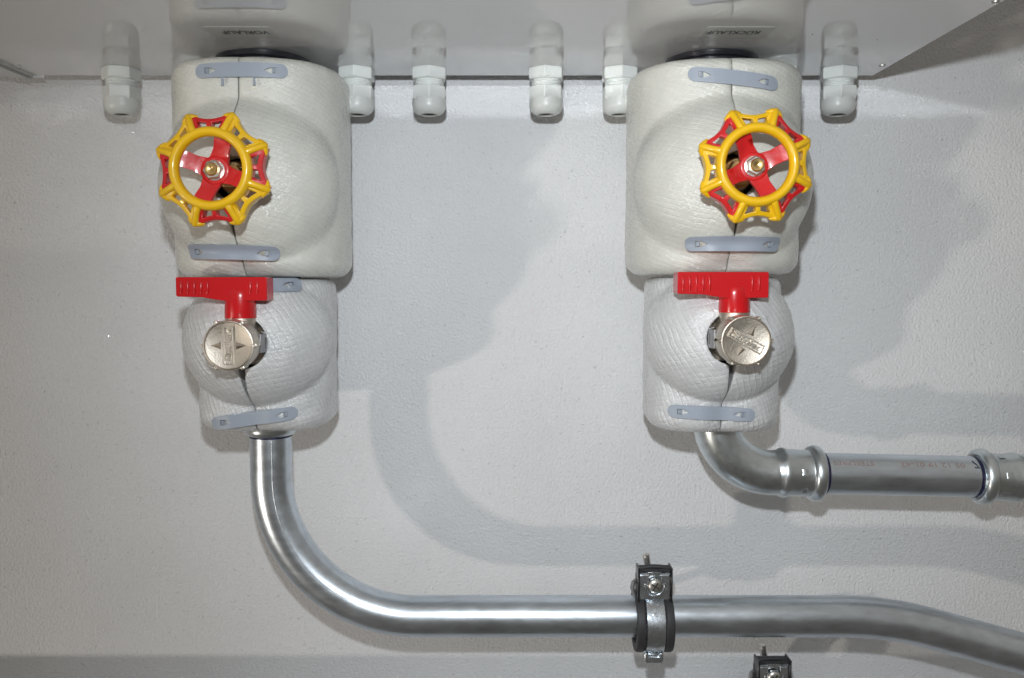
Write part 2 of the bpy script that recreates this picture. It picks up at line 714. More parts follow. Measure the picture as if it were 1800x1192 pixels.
def copy_tree(o, parent=None):
    c = o.copy()
    C.objects.link(c)
    if parent:
        c.parent = parent
    for ch in list(o.children):
        copy_tree(ch, c)
    return c


GL = [(213, 0.30, 'pale grey cable gland standing alone, leftmost under the cabinet'),
      (342, 0.1, 'pale grey cable gland mostly hidden behind the left edge of the left insulation shell'),
      (627, 0.52, 'pale grey cable gland just right of the left insulation shell'),
      (754, 0.62, 'pale grey cable gland left of the middle, standing free between the two valves'),
      (960, 0.40, 'pale grey cable gland right of the middle, standing free between the two valves'),
      (1089, 0.55, 'pale grey cable gland just left of the right insulation shell'),
      (1371, 0.2, 'pale grey cable gland mostly hidden behind the right edge of the right insulation shell'),
      (1474, 0.35, 'pale grey cable gland standing alone, rightmost under the cabinet')]
gl0 = make_gland()
for i, (px, rz, lab) in enumerate(GL):
    o = gl0 if i == 0 else copy_tree(gl0)
    x = P(px, 125, dg_).x
    o.location = (x, -dg_, zU)
    o.rotation_euler = (0, 0, rz)
    o.scale = (1, 1, 0.94)
    tag(o, lab, 'cable gland', 'cable glands in a row under the cabinet')

# ------------------------------------------------------------------ insulation shells
D0 = 0.100                        # pipe axis in front of the wall


class Shell:
    def __init__(s, ax, z0, z1, rb, bulge, z_open, r_open, slit, rc, n=2.5, seed=0, lump=0.0008, inner=0.04, dx=0.0, fb=1.0):
        s.fb = fb
        s.kk = 0.009 if rb > 0.075 else 0.004
        s.pinch = 0.004
        s.ax = ax
        s.z0, s.z1, s.rb, s.bulge, s.rc, s.nn = z0, z1, rb, bulge, rc, n
        s.z_open, s.r_open, s.slit = z_open, r_open, slit
        s.seed, s.lump, s.inner = seed, lump, inner
        s.dx = dx

    def w(s, z):
        """half the width of the gap along the front seam"""
        w = 0.00035 + 0.0003 * noise.noise((z * 160, s.seed, 0))
        dz = z - s.z_open
        if abs(dz) < s.r_open:
            w = max(w, math.sqrt(s.r_open ** 2 - dz * dz))
        if dz < 0:
            zz = -dz
            L, w0 = s.slit
            if zz < L:
                w = max(w, w0 * (1 - zz / L) ** 1.1)
        return max(w, 0.0002)

    def r(s, th, z):
        sn, cs = abs(math.sin(th)), abs(math.cos(th))
        n = s.nn
        cf = cs / s.fb if math.cos(th) > 0 else cs
        rb = s.rb / ((sn ** n + cf ** n) ** (1 / n))
        e = 1e9
        for zz, rc in ((z - s.z0, s.rc), (s.z1 - z, s.rc * 0.7)):
            if zz < rc:
                q = rc - zz
                rb = min(rb, rb - rc + math.sqrt(max(0, rc * rc - q * q)))
        c, a, b, az, zb = s.bulge
        k = 1 - ((z - zb) / az) ** 2
        rr = 0
        if k > 0:
            A = (math.sin(th) / a) ** 2 + (math.cos(th) / b) ** 2
            B = -2 * math.cos(th) * c / b ** 2
            Cc = c * c / b ** 2 - k
            disc = B * B - 4 * A * Cc
            if disc > 0:
                rr = (-B + math.sqrt(disc)) / (2 * A)
        kk = s.kk
        hh = max(kk - abs(rb - rr), 0) / kk
        out = max(rb, rr) + hh * hh * kk * 0.25
        p = Vector((math.sin(th) * 3.0, math.cos(th) * 3.0, z * 38 + s.seed * 7))
        out += s.lump * noise.noise(p) + s.lump * 0.5 * noise.noise(p * 2.7)
        # the two halves are pinched together at the seam below the bulge
        lat = out * math.sin(th)
        if math.cos(th) > 0:
            low = 1 - sstep(s.z0 + 0.018, s.z0 + 0.050, z)
            out -= s.pinch * math.exp(-(lat / 0.014) ** 2) * low
        return out

    def pt(s, th, z, off=0.0):
        r = s.r(th, z) + off
        return Vector((s.ax + s.dx + r * math.sin(th), -D0 - r * math.cos(th), z))

    def find(s, px, py):
        """angle and height of the surface point seen at a pixel"""
        best = None
        t0, t1, za, zb = -1.4, 1.4, s.z0, s.z1
        for it in range(5):
            best = None
            for i in range(25):
                for j in range(25):
                    t = t0 + (t1 - t0) * i / 24
                    z = za + (zb - za) * j / 24
                    q = proj(s.pt(t, z))
                    d = (q[0] - px) ** 2 + (q[1] - py) ** 2
                    if best is None or d < best[0]:
                        best = (d, t, z)
            dt, dz = (t1 - t0) / 10, (zb - za) / 10
            t0, t1 = best[1] - dt, best[1] + dt
            za, zb = max(s.z0, best[2] - dz), min(s.z1, best[2] + dz)
        return best[1], best[2]

    def half(s, side, m, root, nz=130, nt=100):
        rows = []
        zs = [s.z0 + (s.z1 - s.z0) * (0.5 - 0.5 * math.cos(PI * i / nz)) * 0.5 + (s.z1 - s.z0) * i / nz * 0.5 for i in range(nz + 1)]
        vs, fs, uv = [], [], []

        def row(z, scale=1.0, dz=0.0):
            w = s.w(z)
            r0 = s.r(0, z)
            for _ in range(2):
                th0 = math.asin(min(0.9, w / r0))
                r0 = s.r(th0, z)
            ids = []
            for t in (0.026, 0.012, 0.004, 0.0012):       # the thickness of the foam inside the gap
                f = r0 * math.cos(th0) - t
                x = w * (1 if t > 0.002 else 1.0)
                vs.append(Vector((s.ax + s.dx + side * x * scale, -D0 - f * scale, z + dz)))
                uv.append(((f) * 1.0, z))
                ids.append(len(vs) - 1)
            for i in range(nt + 1):
                u = i / nt
                th = th0 + (PI - th0) * (u ** 1.35)
                lat = (th - th0) * r0
                rr = s.r(side * th, z) - 0.0011 * math.exp(-lat / 0.0010) - 0.0012 * math.exp(-lat / 0.006)
                rr *= scale
                vs.append(Vector((s.ax + s.dx + side * rr * math.sin(th), -D0 - rr * math.cos(th), z + dz)))
                uv.append((side * th * s.rb, z))
                ids.append(len(vs) - 1)
            return ids
        grid = []
        for k in (0.45, 0.7, 0.9):
            grid.append(row(zs[0] + 0.0001, k, 0.0012 * (1 - k)))
        for z in zs:
            grid.append(row(z))
        for k in (0.92, 0.75, 0.58, 0.50):
            grid.append(row(zs[-1] - 0.0001, k, 0.0004 * (1 - k)))
        for a, b in zip(grid, grid[1:]):
            for i in range(len(a) - 1):
                fs.append((a[i], a[i + 1], b[i + 1], b[i]))
        o = link('shell_half', vs, fs, m, None, 70, uv)
        return child(o, root)

    def strap(s, root, pa, pb, hgt=0.0135, pins=False, holes=(1, 1), extra=None):
        ta, za = s.find(*pa)
        tb, zb = s.find(*pb)
        # arc length along the surface
        N = 24
        L = 0
        prev = s.pt(ta, za)
        cum = [0]
        for i in range(1, N + 1):
            q = s.pt(ta + (tb - ta) * i / N, za + (zb - za) * i / N)
            L += (q - prev).length
            cum.append(L)
            prev = q

        def fn(u, v, t):
            x = u + L / 2
            x = max(0, min(L, x))
            for i in range(N):
                if cum[i + 1] >= x or i == N - 1:
                    f = (i + (x - cum[i]) / max(1e-9, cum[i + 1] - cum[i])) / N
                    break
            th, z = ta + (tb - ta) * f, za + (zb - za) * f
            # smoothed: the strap spans small hollows
            lift = 0.0012 * math.sin(PI * f)
            q = s.pt(th, z, t + lift + 0.0006)
            q2 = s.pt(th, z + v, t + 0.0006)
            if math.hypot(q2.x - s.ax - s.dx, q2.y + D0) > math.hypot(q.x - s.ax - s.dx, q.y + D0):
                q = q2
            return Vector((q.x, q.y, z + v))
        out = []
        R = hgt / 2
        for k in range(13):
            a = -PI / 2 + PI * k / 12
            out.append((L / 2 - R + R * math.cos(a), R * math.sin(a) * 0.94))
        for k in range(1, 6):
            x = (L / 2 - R) * (1 - 2 * k / 6)
            out.append((x, R * (0.94 + 0.06 * math.sin(PI * k / 6))))
        for k in range(13):
            a = PI / 2 + PI * k / 12
            out.append((-L / 2 + R + R * math.cos(a), R * math.sin(a) * 0.94))
        hs = []
        for sg in (-1, 1):
            c = sg * (L / 2 - 0.0145)
            q = [(0.0048, -0.0027), (0.0048, 0.0027), (-0.0012, 0.0025), (-0.0062, 0.0000), (-0.0012, -0.0025)]
            q = [(c + sg * x, y) for x, y in q]
            if sg < 0:
                q.reverse()
            hs.append(q)
        vs, fs = slab(out, hs, fn, 0.0, 0.0019, 0.0028)
        o = link('strap', vs, fs, M_strap, None, 45)
        child(o, root)
        bv = o.modifiers.new('bevel', 'BEVEL')
        bv.width = 0.0004
        bv.segments = 2
        bv.limit_method = 'ANGLE'
        bv.angle_limit = math.radians(50)
        # the hooks that show inside the two slots
        for sg in (-1, 1):
            c = sg * (L / 2 - 0.0145)
            m_ = MB()
            m_.box((0, 0, 0), (0.0030, 0.0014, 0.0040))
            p = fn(c + sg * 0.0026, 0, 0.0006)
            m_.xf(Matrix.Translation(p) @ Matrix.Rotation((ta if sg < 0 else tb), 4, 'Z'))
            h_ = child(m_.build('hook', M_strap, None, bevel=0.0003), o)
            h_.matrix_parent_inverse = Matrix.Identity(4)
        if pins:
            for x in pins:
                m_ = MB()
                p = fn(x * L / 2, -R * 0.95, 0.0006)
                m_.tube([p + Vector((0, 0.000, 0.001)), p + Vector((0, -0.0004, -0.0075))], [0.0011, 0.0013], 10)
                h_ = child(m_.build('pin', M_strap, None), o)
                h_.matrix_parent_inverse = Matrix.Identity(4)
        return o


def zat(py, d, px=900):
    return P(px, py, d).z


axL = P(476, 775, D0).x
axR = P(1246, 400, D0).x
info = {}
for side, ax in (('left', axL), ('right', axR)):
    L = side == 'left'
    # upper shell
    ztop = zat(95 if L else 97, D0 + 0.083)
    zbot = zat(487 if L else 483, D0 + 0.05)
    hubpx = (371, 297) if L else (1331, 290)
    HF = 0.157                                 # how far the hub stands in front of the pipe axis
    hub = P(hubpx[0], hubpx[1], D0 + HF)
    zh = hub.z - 0.002
    up = Shell(ax, zbot, ztop, 0.0835, (0.055, 0.0835, 0.063, 0.082, zh), zh, 0.0200, (0.062, 0.0042), 0.016, 2.5, 1 if L else 2, 0.0007)
    r1 = empty('insulation_shell', (ax, -D0, zbot),
               'large pale foam insulation shell behind the %s handwheel, round bulge in front' % side, 'pipe insulation', 'foam insulation shells on the valves')
    up.half(1, M_foam_big, r1)
    up.half(-1, M_foam_big, r1)
    if L:
        up.strap(r1, (347, 127), (505, 127), 0.0135, pins=(-0.38, 0.30))
        up.strap(r1, (337, 443), (492, 447))
    else:
        up.strap(r1, (1210, 131), (1364, 150))
        up.strap(r1, (1205, 430), (1365, 431))
    # lower shell
    zt2 = zat(487 if L else 484, D0 + 0.055)
    zb2 = zat(756 if L else 758, D0 + 0.035)
    capc = P(400, 608, D0 + 0.130) if L else P(1313, 600, D0 + 0.130)
    lo = Shell(ax, zb2, zt2 - 0.001, 0.0665, (0.034, 0.0725, 0.062, 0.0690, capc.z), capc.z, 0.0245, (0.060, 0.0056), 0.016, 2.7, 3 if L else 4, 0.0012, fb=0.86,
               dx=0.0 if L else 0.003)
    r2 = empty('insulation_shell', (ax, -D0, zb2),
               'small silvery foam insulation shell below the larger one, around the %s ball valve' % side, 'pipe insulation', 'foam insulation shells on the valves')
    lo.half(1, M_foam_small, r2)
    lo.half(-1, M_foam_small, r2)
    if L:
        lo.strap(r2, (377, 744), (522, 724))
        lo.strap(r2, (378, 503), (528, 500))
    else:
        lo.strap(r2, (1176, 721), (1324, 729))
    info[side] = (ax, hub, capc, zbot, ztop, zb2, zt2)

# ------------------------------------------------------------------ handwheel valves


def polar(r, a):
    return (r * math.cos(a), r * math.sin(a))


def smooth_poly(pts, it=2):
    for _ in range(it):
        out = []
        for i in range(len(pts)):
            a, b = Vector(pts[i]), Vector(pts[(i + 1) % len(pts)])
            out += [tuple(a.lerp(b, 0.25)), tuple(a.lerp(b, 0.75))]
        pts = out
    return pts


def wheel(parent, hub, spoke0):
    """handwheel around hub; local u to the right, v up, t towards the camera"""
    w = bpy.data.objects.new('handwheel', None)
    C.objects.link(w)
    w.empty_display_size = 0.02
    w.parent = parent
    w.location = hub - Vector(parent.location)
    base = math.radians(spoke0)

    def fn(u, v, t):
        return Vector((u, -t, v))
    # grip ring
    n, k = 96, 20
    vs, fs = [], []
    for i in range(n):
        a = 2 * PI * i / n
        for j in range(k):
            b = 2 * PI * j / k
            r = 0.0306 + 0.0042 * math.cos(b)
            vs.append(fn(r * math.cos(a), r * math.sin(a), 0.0010 + 0.0056 * math.sin(b)))
    for i in range(n):
        for j in range(k):
            fs.append((i * k + j, ((i + 1) % n) * k + j, ((i + 1) % n) * k + (j + 1) % k, i * k + (j + 1) % k))
    link('grip_ring', vs, fs, M_yel, w, 80)
    for q in range(8):
        a = base + q * PI / 4
        # raised rib ending in a rounded knuckle
        d = Vector((math.cos(a), 0, math.sin(a)))
        pts, rad = [], []
        for t, rr, dep in ((0.0300, 0.0030, -0.0018), (0.034, 0.0032, -0.0014), (0.038, 0.0028, 0.0000), (0.042, 0.0028, 0.0020), (0.0455, 0.0031, 0.0042),
                           (0.0478, 0.0032, 0.0060), (0.0486, 0.0027, 0.0070), (0.0492, 0.0014, 0.0078)):
            pts.append(d * t + Vector((0, dep, 0)))
            rad.append(rr)
        m = MB().tube(pts, rad, 14, flat=1.0)
        # knuckle spreads sideways into the rim
        for sgn in (-1, 1):
            e0 = a + sgn * 0.035
            e1 = a + sgn * 0.155
            p0 = Vector((0.0472 * math.cos(e0), 0.0058, 0.0472 * math.sin(e0)))
            p1 = Vector((0.0455 * math.cos(e1), 0.0075, 0.0455 * math.sin(e1)))
            m.tube([p0, p0.lerp(p1, 0.5), p1], [0.0028, 0.0024, 0.0013], 10)
        m.build('rib', M_yel, w, 70)
        # rim section between this rib and the next
        mid = a + PI / 8
        red = q % 2 == 0
        out, hol = [], []
        N = 14
        g0 = 0.045
        for i in range(N + 1):
            f = i / N
            ang = a + g0 + (PI / 4 - 2 * g0) * f
            r = 0.0492 - 0.0074 * math.sin(PI * f) ** 0.8
            out.append(polar(r, ang))
        for i in range(N + 1):
            f = 1 - i / N
            ang = a + g0 + (PI / 4 - 2 * g0) * f
            out.append(polar(0.0322, ang))
        for h0, h1 in ((0.16, 0.425), (0.575, 0.84)):
            q_ = []
            for i in range(5):
                f = h0 + (h1 - h0) * i / 4
                ang = a + PI / 4 * f
                q_.append(polar(0.0492 - 0.0074 * math.sin(PI * f) ** 0.8 - 0.0036, ang))
            for i in range(5):
                f = h1 - (h1 - h0) * i / 4
                f2 = 0.5 + (f - 0.5) * 0.86
                q_.append(polar(0.0342, a + PI / 4 * f2))
            hol.append(q_)

        def fs_(u, v, t):
            r = math.hypot(u, v)
            back = -0.0008 + 0.0058 * sstep(0.033, 0.047, r)
            return Vector((u, back - t, v))
        vs, fs = slab(out, hol, fs_, 0.0, -0.0100)
        MB().add(vs, fs).build('rim_section', M_red if red else M_yel, w, 40, bevel=0.0007, seg=2)
    # four-armed spider
    out = []
    for q in range(4):
        a = base + q * PI / 2
        for sg, seq in ((-1, (0.0105, 0.0135, 0.018, 0.024, 0.0305)), (1, (0.0305, 0.024, 0.018, 0.0135, 0.0105))):
            for r in seq:
                hw = 0.0066 + 0.0010 * sstep(0.020, 0.030, r) + 0.0020 * (1 - sstep(0.0105, 0.017, r))
                t = math.asin(hw / r)
                out.append(polar(r, a + sg * t))
    vs, fs = slab(out, [], lambda u, v, t: Vector((u, 0.0100 - 0.0080 * sstep(0.010, 0.031, math.hypot(u, v)) - t, v)), 0.0, -0.0045, 0.006)
    MB().add(vs, fs).build('spoke_cross', M_red, w, 40, bevel=0.0009, seg=3)
    MB().lathe([(0.0122, 0.013), (0.0122, 0.0096), (0.0114, 0.0088), (0.0100, 0.0086)], 40, 'Y').build('hub', M_red, w, 40)
    MB().lathe([(0.0086, 0.0084), (0.0086, 0.0078)], 36, 'Y').build('washer', M_nut, w)
    m = MB().lathe([(0.0084, 0.0080), (0.0084, 0.0030), (0.0074, 0.0022), (0.0050, 0.0021)], axis='Y', facets=6)
    m.xf(Matrix.Rotation(base * 0.6 + 0.2, 4, 'Y'))
    m.build('nut', M_nut, w, 25, bevel=0.0003)
    MB().lathe([(0.0055, 0.0060), (0.0055, -0.0004), (0.0047, -0.0014), (0.0020, -0.0014), (0.0008, -0.0006)], 28, 'Y').build('stem_end', M_brass, w)
    return w


for side in ('left', 'right'):
    ax, hub, capc, zbot, ztop, zb2, zt2 = info[side]
    L = side == 'left'
    gv = empty('gate_valve', (ax, -D0, zbot),
               ('left shut-off valve, handwheel with red arms and red rim sections at top, bottom and sides' if L else
                'right shut-off valve, handwheel with red arms and yellow rim sections at top, bottom and sides'), 'valve',
               'handwheel valves under the cabinet')
    wheel(gv, hub, 69.8 if L else 25.3)
    # union ring against the cabinet
    zr = zU
    m = MB().lathe([(0.0445, zr - 0.0006), (0.0462, zr - 0.0015), (0.0462, zr - 0.0060), (0.0440, zr - 0.0075), (0.0440, zr - 0.0095), (0.0455, zr - 0.0105), (0.0455, ztop - 0.004)], 72, 'Z', (ax, -D0, 0))
    child(m.build('union_ring', M_black, None, 30), gv)
    m = MB().lathe([(0.026, zb2 + 0.02), (0.033, zb2 + 0.05), (0.033, zbot), (0.045, hub.z - 0.05), (0.045, hub.z + 0.05), (0.040, ztop)], 40, 'Z', (ax, -D0, 0))
    child(m.build('valve_body', M_dark, None), gv)
    hx, hz = hub.x, hub.z
    bx = ax
    def sk(f):  # the stem leans a little, from the body to the hub
        return Vector((ax + (hx - ax) * (f / 0.15), -D0 - f, hz))
    m = MB().tube([sk(0.04), sk(0.082)], [0.0195, 0.0195], 6)
    child(m.build('bonnet', M_dull_brass, None, 25, bevel=0.0006), gv)
    m = MB().tube([sk(0.08), sk(0.083), sk(0.096), sk(0.099)], [0.017, 0.0172, 0.0150, 0.0135], 32)
    child(m.build('bonnet_cap', M_dull_brass, None, 40), gv)
    m = MB().tube([sk(0.098), sk(0.110)], [0.0115, 0.0115], 6)
    child(m.build('gland_nut', M_brass, None, 25, bevel=0.0004), gv)
    m = MB().tube([sk(0.108), sk(0.151)], [0.0048, 0.0048], 20)
    child(m.build('stem', M_brass, None), gv)

# ------------------------------------------------------------------ small ball valves with red T handles


def ball_valve(side):
    ax, hub, capc, zbot, ztop, zb2, zt2 = info[side]
    L = side == 'left'
    fw = 0.130
    root = empty('ball_valve', (ax, -D0, capc.z),
                 ('left nickel ball valve with red T handle, cap lettering running upwards' if L else
                  'right nickel ball valve with red T handle, cap lettering slanting down'), 'valve',
                 'small ball valves with red handles')

    def pt(u, v, f):
        """u right, v up, f forward of the pipe axis; leans slightly sideways to the cap"""
        return Vector((ax + (capc.x - ax) * (f / fw) + u, -D0 - f, capc.z + v))
    M0 = Matrix.Identity(4)

    def lath(prof, name, m_, n=48, facets=None, bev=0, par=root, sharp=35):
        mb = MB()
        k = facets or n
        vs, fs = [], []
        for r, f in prof:
            for i in range(k):
                a = 2 * PI * (i + 0.5) / k
                vs.append(pt(r * math.cos(a), r * math.sin(a), f))
        for j in range(len(prof) - 1):
            for i in range(k):
                q = (i + 1) % k
                fs.append((j * k + i, j * k + q, (j + 1) * k + q, (j + 1) * k + i))
        fs += [tuple(range(k)), tuple((len(prof) - 1) * k + i for i in range(k))]
        o = child(MB().add(vs, fs).build(name, m_, None, sharp, bevel=bev), root)
        return o
    lath([(0.0150, 0.030), (0.0185, 0.052), (0.0195, 0.060), (0.0206, 0.078), (0.0204, 0.083), (0.0186, 0.086), (0.0186, 0.096), (0.0208, 0.100), (0.0208, 0.112), (0.0165, 0.116)], 'valve_body', M_nickel)
    lath([(0.0238, 0.060), (0.0238, 0.0760), (0.022, 0.0785)], 'hex_collar', M_nickel, facets=8, bev=0.0006, sharp=25)
    cap = lath([(0.0195, 0.106), (0.0218, 0.1080), (0.0225, 0.111), (0.0225, 0.1268), (0.0220, 0.1282), (0.0211, 0.1286), (0.0204, 0.1276), (0.0, 0.1276)][:-1] + [(0.0202, 0.1275)], 'end_cap', M_nickel, 64)

    def sub(o):
        o.parent = cap
        o.matrix_parent_inverse = Matrix.Translation(-Vector(root.location)) if False else Matrix.Identity(4)
        return o
    rot = math.radians(90) if L else math.radians(-30)
    cs, sn = math.cos(rot), math.sin(rot)

    def face(x, y, f):
        return pt(x * cs - y * sn, x * sn + y * cs, f)
    # nubs round the cap
    for k in range(6):
        a = rot + PI / 6 + k * PI / 3 + (0 if L else 0.0)
        mb = MB()
        mb.tube([pt(0.0222 * math.cos(a), 0.0222 * math.sin(a), 0.112), pt(0.0228 * math.cos(a), 0.0228 * math.sin(a), 0.1270), pt(0.0227 * math.cos(a), 0.0227 * math.sin(a), 0.1283)],
                [0.0015, 0.0019, 0.0010], 10)
        sub(mb.build('nub', M_nickel, None, 50))
    # raised frame with the lettering
    o_ = [(-0.0165, -0.0044), (0.0165, -0.0044), (0.0165, 0.0044), (-0.0165, 0.0044)]
    i_ = [(-0.0158, -0.0032), (0.0158, -0.0032), (0.0158, 0.0032), (-0.0158, 0.0032)]
    vs, fs = slab(o_, [i_], face, 0.1274, 0.1289)
    sub(MB().add(vs, fs).build('raised_frame', M_nickel, None, 30, bevel=0.0002))
    vs, fs = text_mesh('Simplex', 0.0074, 0.00024, None, 0.0015)
    vs = [face(v.x * 1.10, v.y * 1.05 + 0.0001, 0.1281 + v.z) for v in vs]
    sub(MB().add(vs, fs).build('lettering', M_nickel, None, 30))
    for sg in (-1, 1):
        b0, b1, tip = (-0.0036, sg * 0.0066), (0.0036, sg * 0.0066), (0.0, sg * 0.0165)
        mb = MB()
        mb.add([face(b0[0], b0[1], 0.1274), face(b1[0], b1[1], 0.1274), face(tip[0], tip[1], 0.1274), face(0, sg * 0.0075, 0.1302)],
               [(0, 1, 2), (0, 1, 3), (1, 2, 3), (2, 0, 3)])
        sub(mb.build('arrow', M_nickel, None, 10))
    # spring clip round the body
    for sg in (-1, 1):
        mb = MB()
        f0, f1 = 0.0865, 0.1040
        uo = sg * 0.0236
        outl = [(f0, -0.0085), (f1, -0.0085), (f1, 0.0085), (f0, 0.0085)]
        hl = [(f0 + 0.0045, -0.0045), (f0 + 0.0100, -0.0045), (f0 + 0.0100, 0.0045), (f0 + 0.0045, 0.0045)]
        vs, fs = slab(outl, [hl], lambda u, v, t: pt(uo - sg * t - sg * 0.0020 * sstep(0.097, 0.104, u), v, u), 0.0, 0.0015)
        mb.add(vs, fs)
        for v_ in (-0.0078, 0.0078):
            mb.tube([pt(uo - sg * 0.0005, v_, 0.088), pt(uo - sg * 0.0060, v_ * 1.3, 0.088)], 0.0011, 8)
        child(mb.build('spring_clip', M_clip, None, 30, bevel=0.0003), root)
    # vertical neck
    sf = 0.091
    q0 = pt(0, 0, sf)
    sx, sy = q0.x, q0.y

    def zz(py):
        return P(424 if L else 1288, py, D0 + sf + 0.012).z
    zred = zz(560 if L else 550)
    MBn = MB().lathe([(0.0140, capc.z + 0.004), (0.0140, zred + 0.004), (0.013, zred + 0.005)], 40, 'Z', (sx, sy, 0))
    child(MBn.build('neck', M_nickel, None), root)
    # handle: socket, T bar with grooves
    zt = zz(487 if L else 478)
    zb_ = zz(524 if L else 519)
    lev = MB().lathe([(0.0142, zred), (0.0144, zred + 0.0006), (0.0138, zb_ + 0.001), (0.0136, zb_ + 0.006), (0.0120, zb_ + 0.0085)], 44, 'Z', (sx, sy, 0))
    hnd = child(lev.build('lever_handle', M_redp, None, 40), root)
    x0, x1 = -0.0545, 0.0278
    H = zt - zb_
    out = [(x0 + 0.001, 0.0012), (x0, 0.0022), (x0, H - 0.001), (x0 + 0.001, H), (x1 - 0.001, H), (x1, H - 0.001), (x1, -0.0014), (x1 - 0.001, -0.0024), (0.0145, -0.0024), (0.010, -0.0026), (-0.010, -0.0026), (-0.018, -0.0016), (-0.030, 0.0006)]

    def bfn(u, v, t):
        return Vector((sx + u, sy - t, zb_ + v))
    vs, fs = slab(out, [], bfn, -0.0095, 0.0120)
    bar = MB().add(vs, fs).build('grip_bar', M_redp, None, 35, bevel=0.0007, seg=3)
    sub2 = lambda o: (setattr(o, 'parent', hnd), o)[1]
    sub2(bar)
    bump = MB().lathe([(0.0098, zb_ - 0.003), (0.0098, zb_ + 0.0040), (0.0090, zb_ + 0.0048)], 36, 'Z', (sx, sy - 0.0040, 0))
    sub2(bump.build('boss', M_redp, None, 40, bevel=0.0003))
    xs = [x0 + 0.0048 + 0.0060 * k for k in range(5)] + [x1 - 0.0150, x1 - 0.0088]
    for x in xs:
        mb = MB().tube([bfn(x, 0.0045 - 0.0015, 0.0119), bfn(x, 0.005, 0.0121), bfn(x, H - 0.0045, 0.0121), bfn(x, H - 0.003, 0.0117)], [0.0006, 0.0011, 0.0011, 0.0006], 10)
        sub2(mb.build('grip_rib', M_redp, None, 60))
    return root


ball_valve('left')
ball_valve('right')


# ------------------------------------------------------------------ pipes
def arc(c, r, a0, a1, n, y):
    return [Vector((c[0] + r * math.cos(math.radians(a0 + (a1 - a0) * i / n)), y, c[1] + r * math.sin(math.radians(a0 + (a1 - a0) * i / n)))) for i in range(n + 1)]


RP = 0.0212
ax = axL
zb2 = info['left'][5]
p_end = P(740, 1083, D0)
zh = p_end.z
bendr = 0.150
pts = [Vector((ax, -D0, zb2 + 0.03)), Vector((ax, -D0, zb2 + 0.0))]
zc = zh + bendr
k = 6
for i in range(1, k):
    pts.append(Vector((ax, -D0, zb2 + (zc - zb2) * i / k)))
pts += arc((ax + bendr, zc), bendr, 180, 270, 44, -D0)
xa = P(1475, 1083, D0).x
for i in range(1, 24):
    pts.append(Vector((ax + bendr + (xa - ax - bendr) * i / 24, -D0, zh)))
rr2 = 0.36
aend = 15.5
pts += arc((xa, zh - rr2), rr2, 90, 90 - aend, 18, -D0)
d = Vector((math.cos(math.radians(-aend)), 0, math.sin(math.radians(-aend))))
pts += [pts[-1] + d * 0.05 * i for i in range(1, 9)]
bp = empty('steel_pipe', (ax, -D0, zh), 'long bent galvanised steel pipe running down from the left valve and off to the right', 'pipe')
child(MB().tube(pts, RP, 56).build('tube', M_pipe, None, 60), bp)
# longitudinal weld seam, a bead slightly proud of the wall of the tube
seam = []
for i in range(1, 51):
    p = pts[i]
    t = (pts[i + 1] - pts[i - 1]).normalized()
    inn = Vector((-t.z, 0, t.x)) * -1
    a = math.radians(18 + 14 * sstep(30, 50, i))
    seam.append(p + (inn * -math.sin(-a) * -1 + Vector((0, -1, 0)) * math.cos(a)) * (RP - 0.00015))
child(MB().tube(seam, 0.0006, 8, flat=0.5).build('weld_seam', M_pipe, None, 60), bp)
# where the press socket ends below the foam, with a marker line round the tube
zz_ = P(476, 765, D0 + RP).z
m = MB().lathe([(0.0222, zz_ + 0.014), (0.0240, zz_ + 0.011), (0.0262, zz_ + 0.005), (0.0262, zz_ + 0.001), (0.0245, zz_ - 0.0020), (0.0222, zz_ - 0.0030)], 48, 'Z', (ax, -D0, 0))
child(m.build('press_socket', M_fit, None, 50), bp)
z3 = P(476, 772.5, D0 + RP).z
child(MB().lathe([(RP + 0.0003, z3 + 0.0010), (RP + 0.0003, z3 - 0.0006)], 56, 'Z', (ax, -D0, 0), close=False).build('marker_line', M_ink_blue, None), bp)
xj = P(765, 1083, D0).x
child(MB().lathe([(RP + 0.00012, xj - 0.0005), (RP + 0.0002, xj), (RP + 0.00012, xj + 0.0005)], 56, 'X', (0, -D0, zh), close=False).build('bend_mark', M_pipe, None), bp)

# right pipe run: press elbow, straight printed tube, next press fitting
axr = P(1256, 765, D0).x
z_h = P(1440, 832, D0).z
z_h2 = P(1720, 838, D0).z
er = 0.060
ru = empty('pipe_run', (axr, -D0, z_h), 'short printed steel pipe with press elbow leaving the right valve towards the right edge', 'pipe')
RE = 0.0232
tilt = math.atan((z_h2 - z_h) / (P(1720, 838, D0).x - P(1440, 832, D0).x))
zb2r = info['right'][5]
ctr = (axr + er, z_h + 0.0008 + er)
ept = [Vector((axr, -D0, zb2r + 0.035)), Vector((axr, -D0, max(ctr[1] + 0.001, zb2r + 0.004)))]
ept += arc(ctr, er, 180, 270, 30, -D0)
xb = P(1365, 833, D0).x
ept.append(Vector((xb, -D0, ctr[1] - er)))
child(MB().tube(ept, [RE] * len(ept), 56).build('elbow', M_fit, None, 60), ru)


def run(x):
    return z_h + (x - P(1440, 832, D0).x) * math.tan(tilt)


def run_lathe(prof, name, m_, par, close=True):
    """prof: (radius, x) round the axis of the straight run"""
    n = 56
    vs, fs = [], []
    for r, x in prof:
        for i in range(n):
            a = 2 * PI * i / n
            vs.append(Vector((x - r * math.sin(a) * math.sin(tilt), -D0 + r * math.cos(a), run(x) + r * math.sin(a) * math.cos(tilt))))
    for j in range(len(prof) - 1):
        for i in range(n):
            k = (i + 1) % n
            fs.append((j * n + i, j * n + k, (j + 1) * n + k, (j + 1) * n + i))
    if close:
        fs += [tuple(range(n)), tuple((len(prof) - 1) * n + i for i in range(n))]
    return child(MB().add(vs, fs).build(name, m_, None, 50), par)


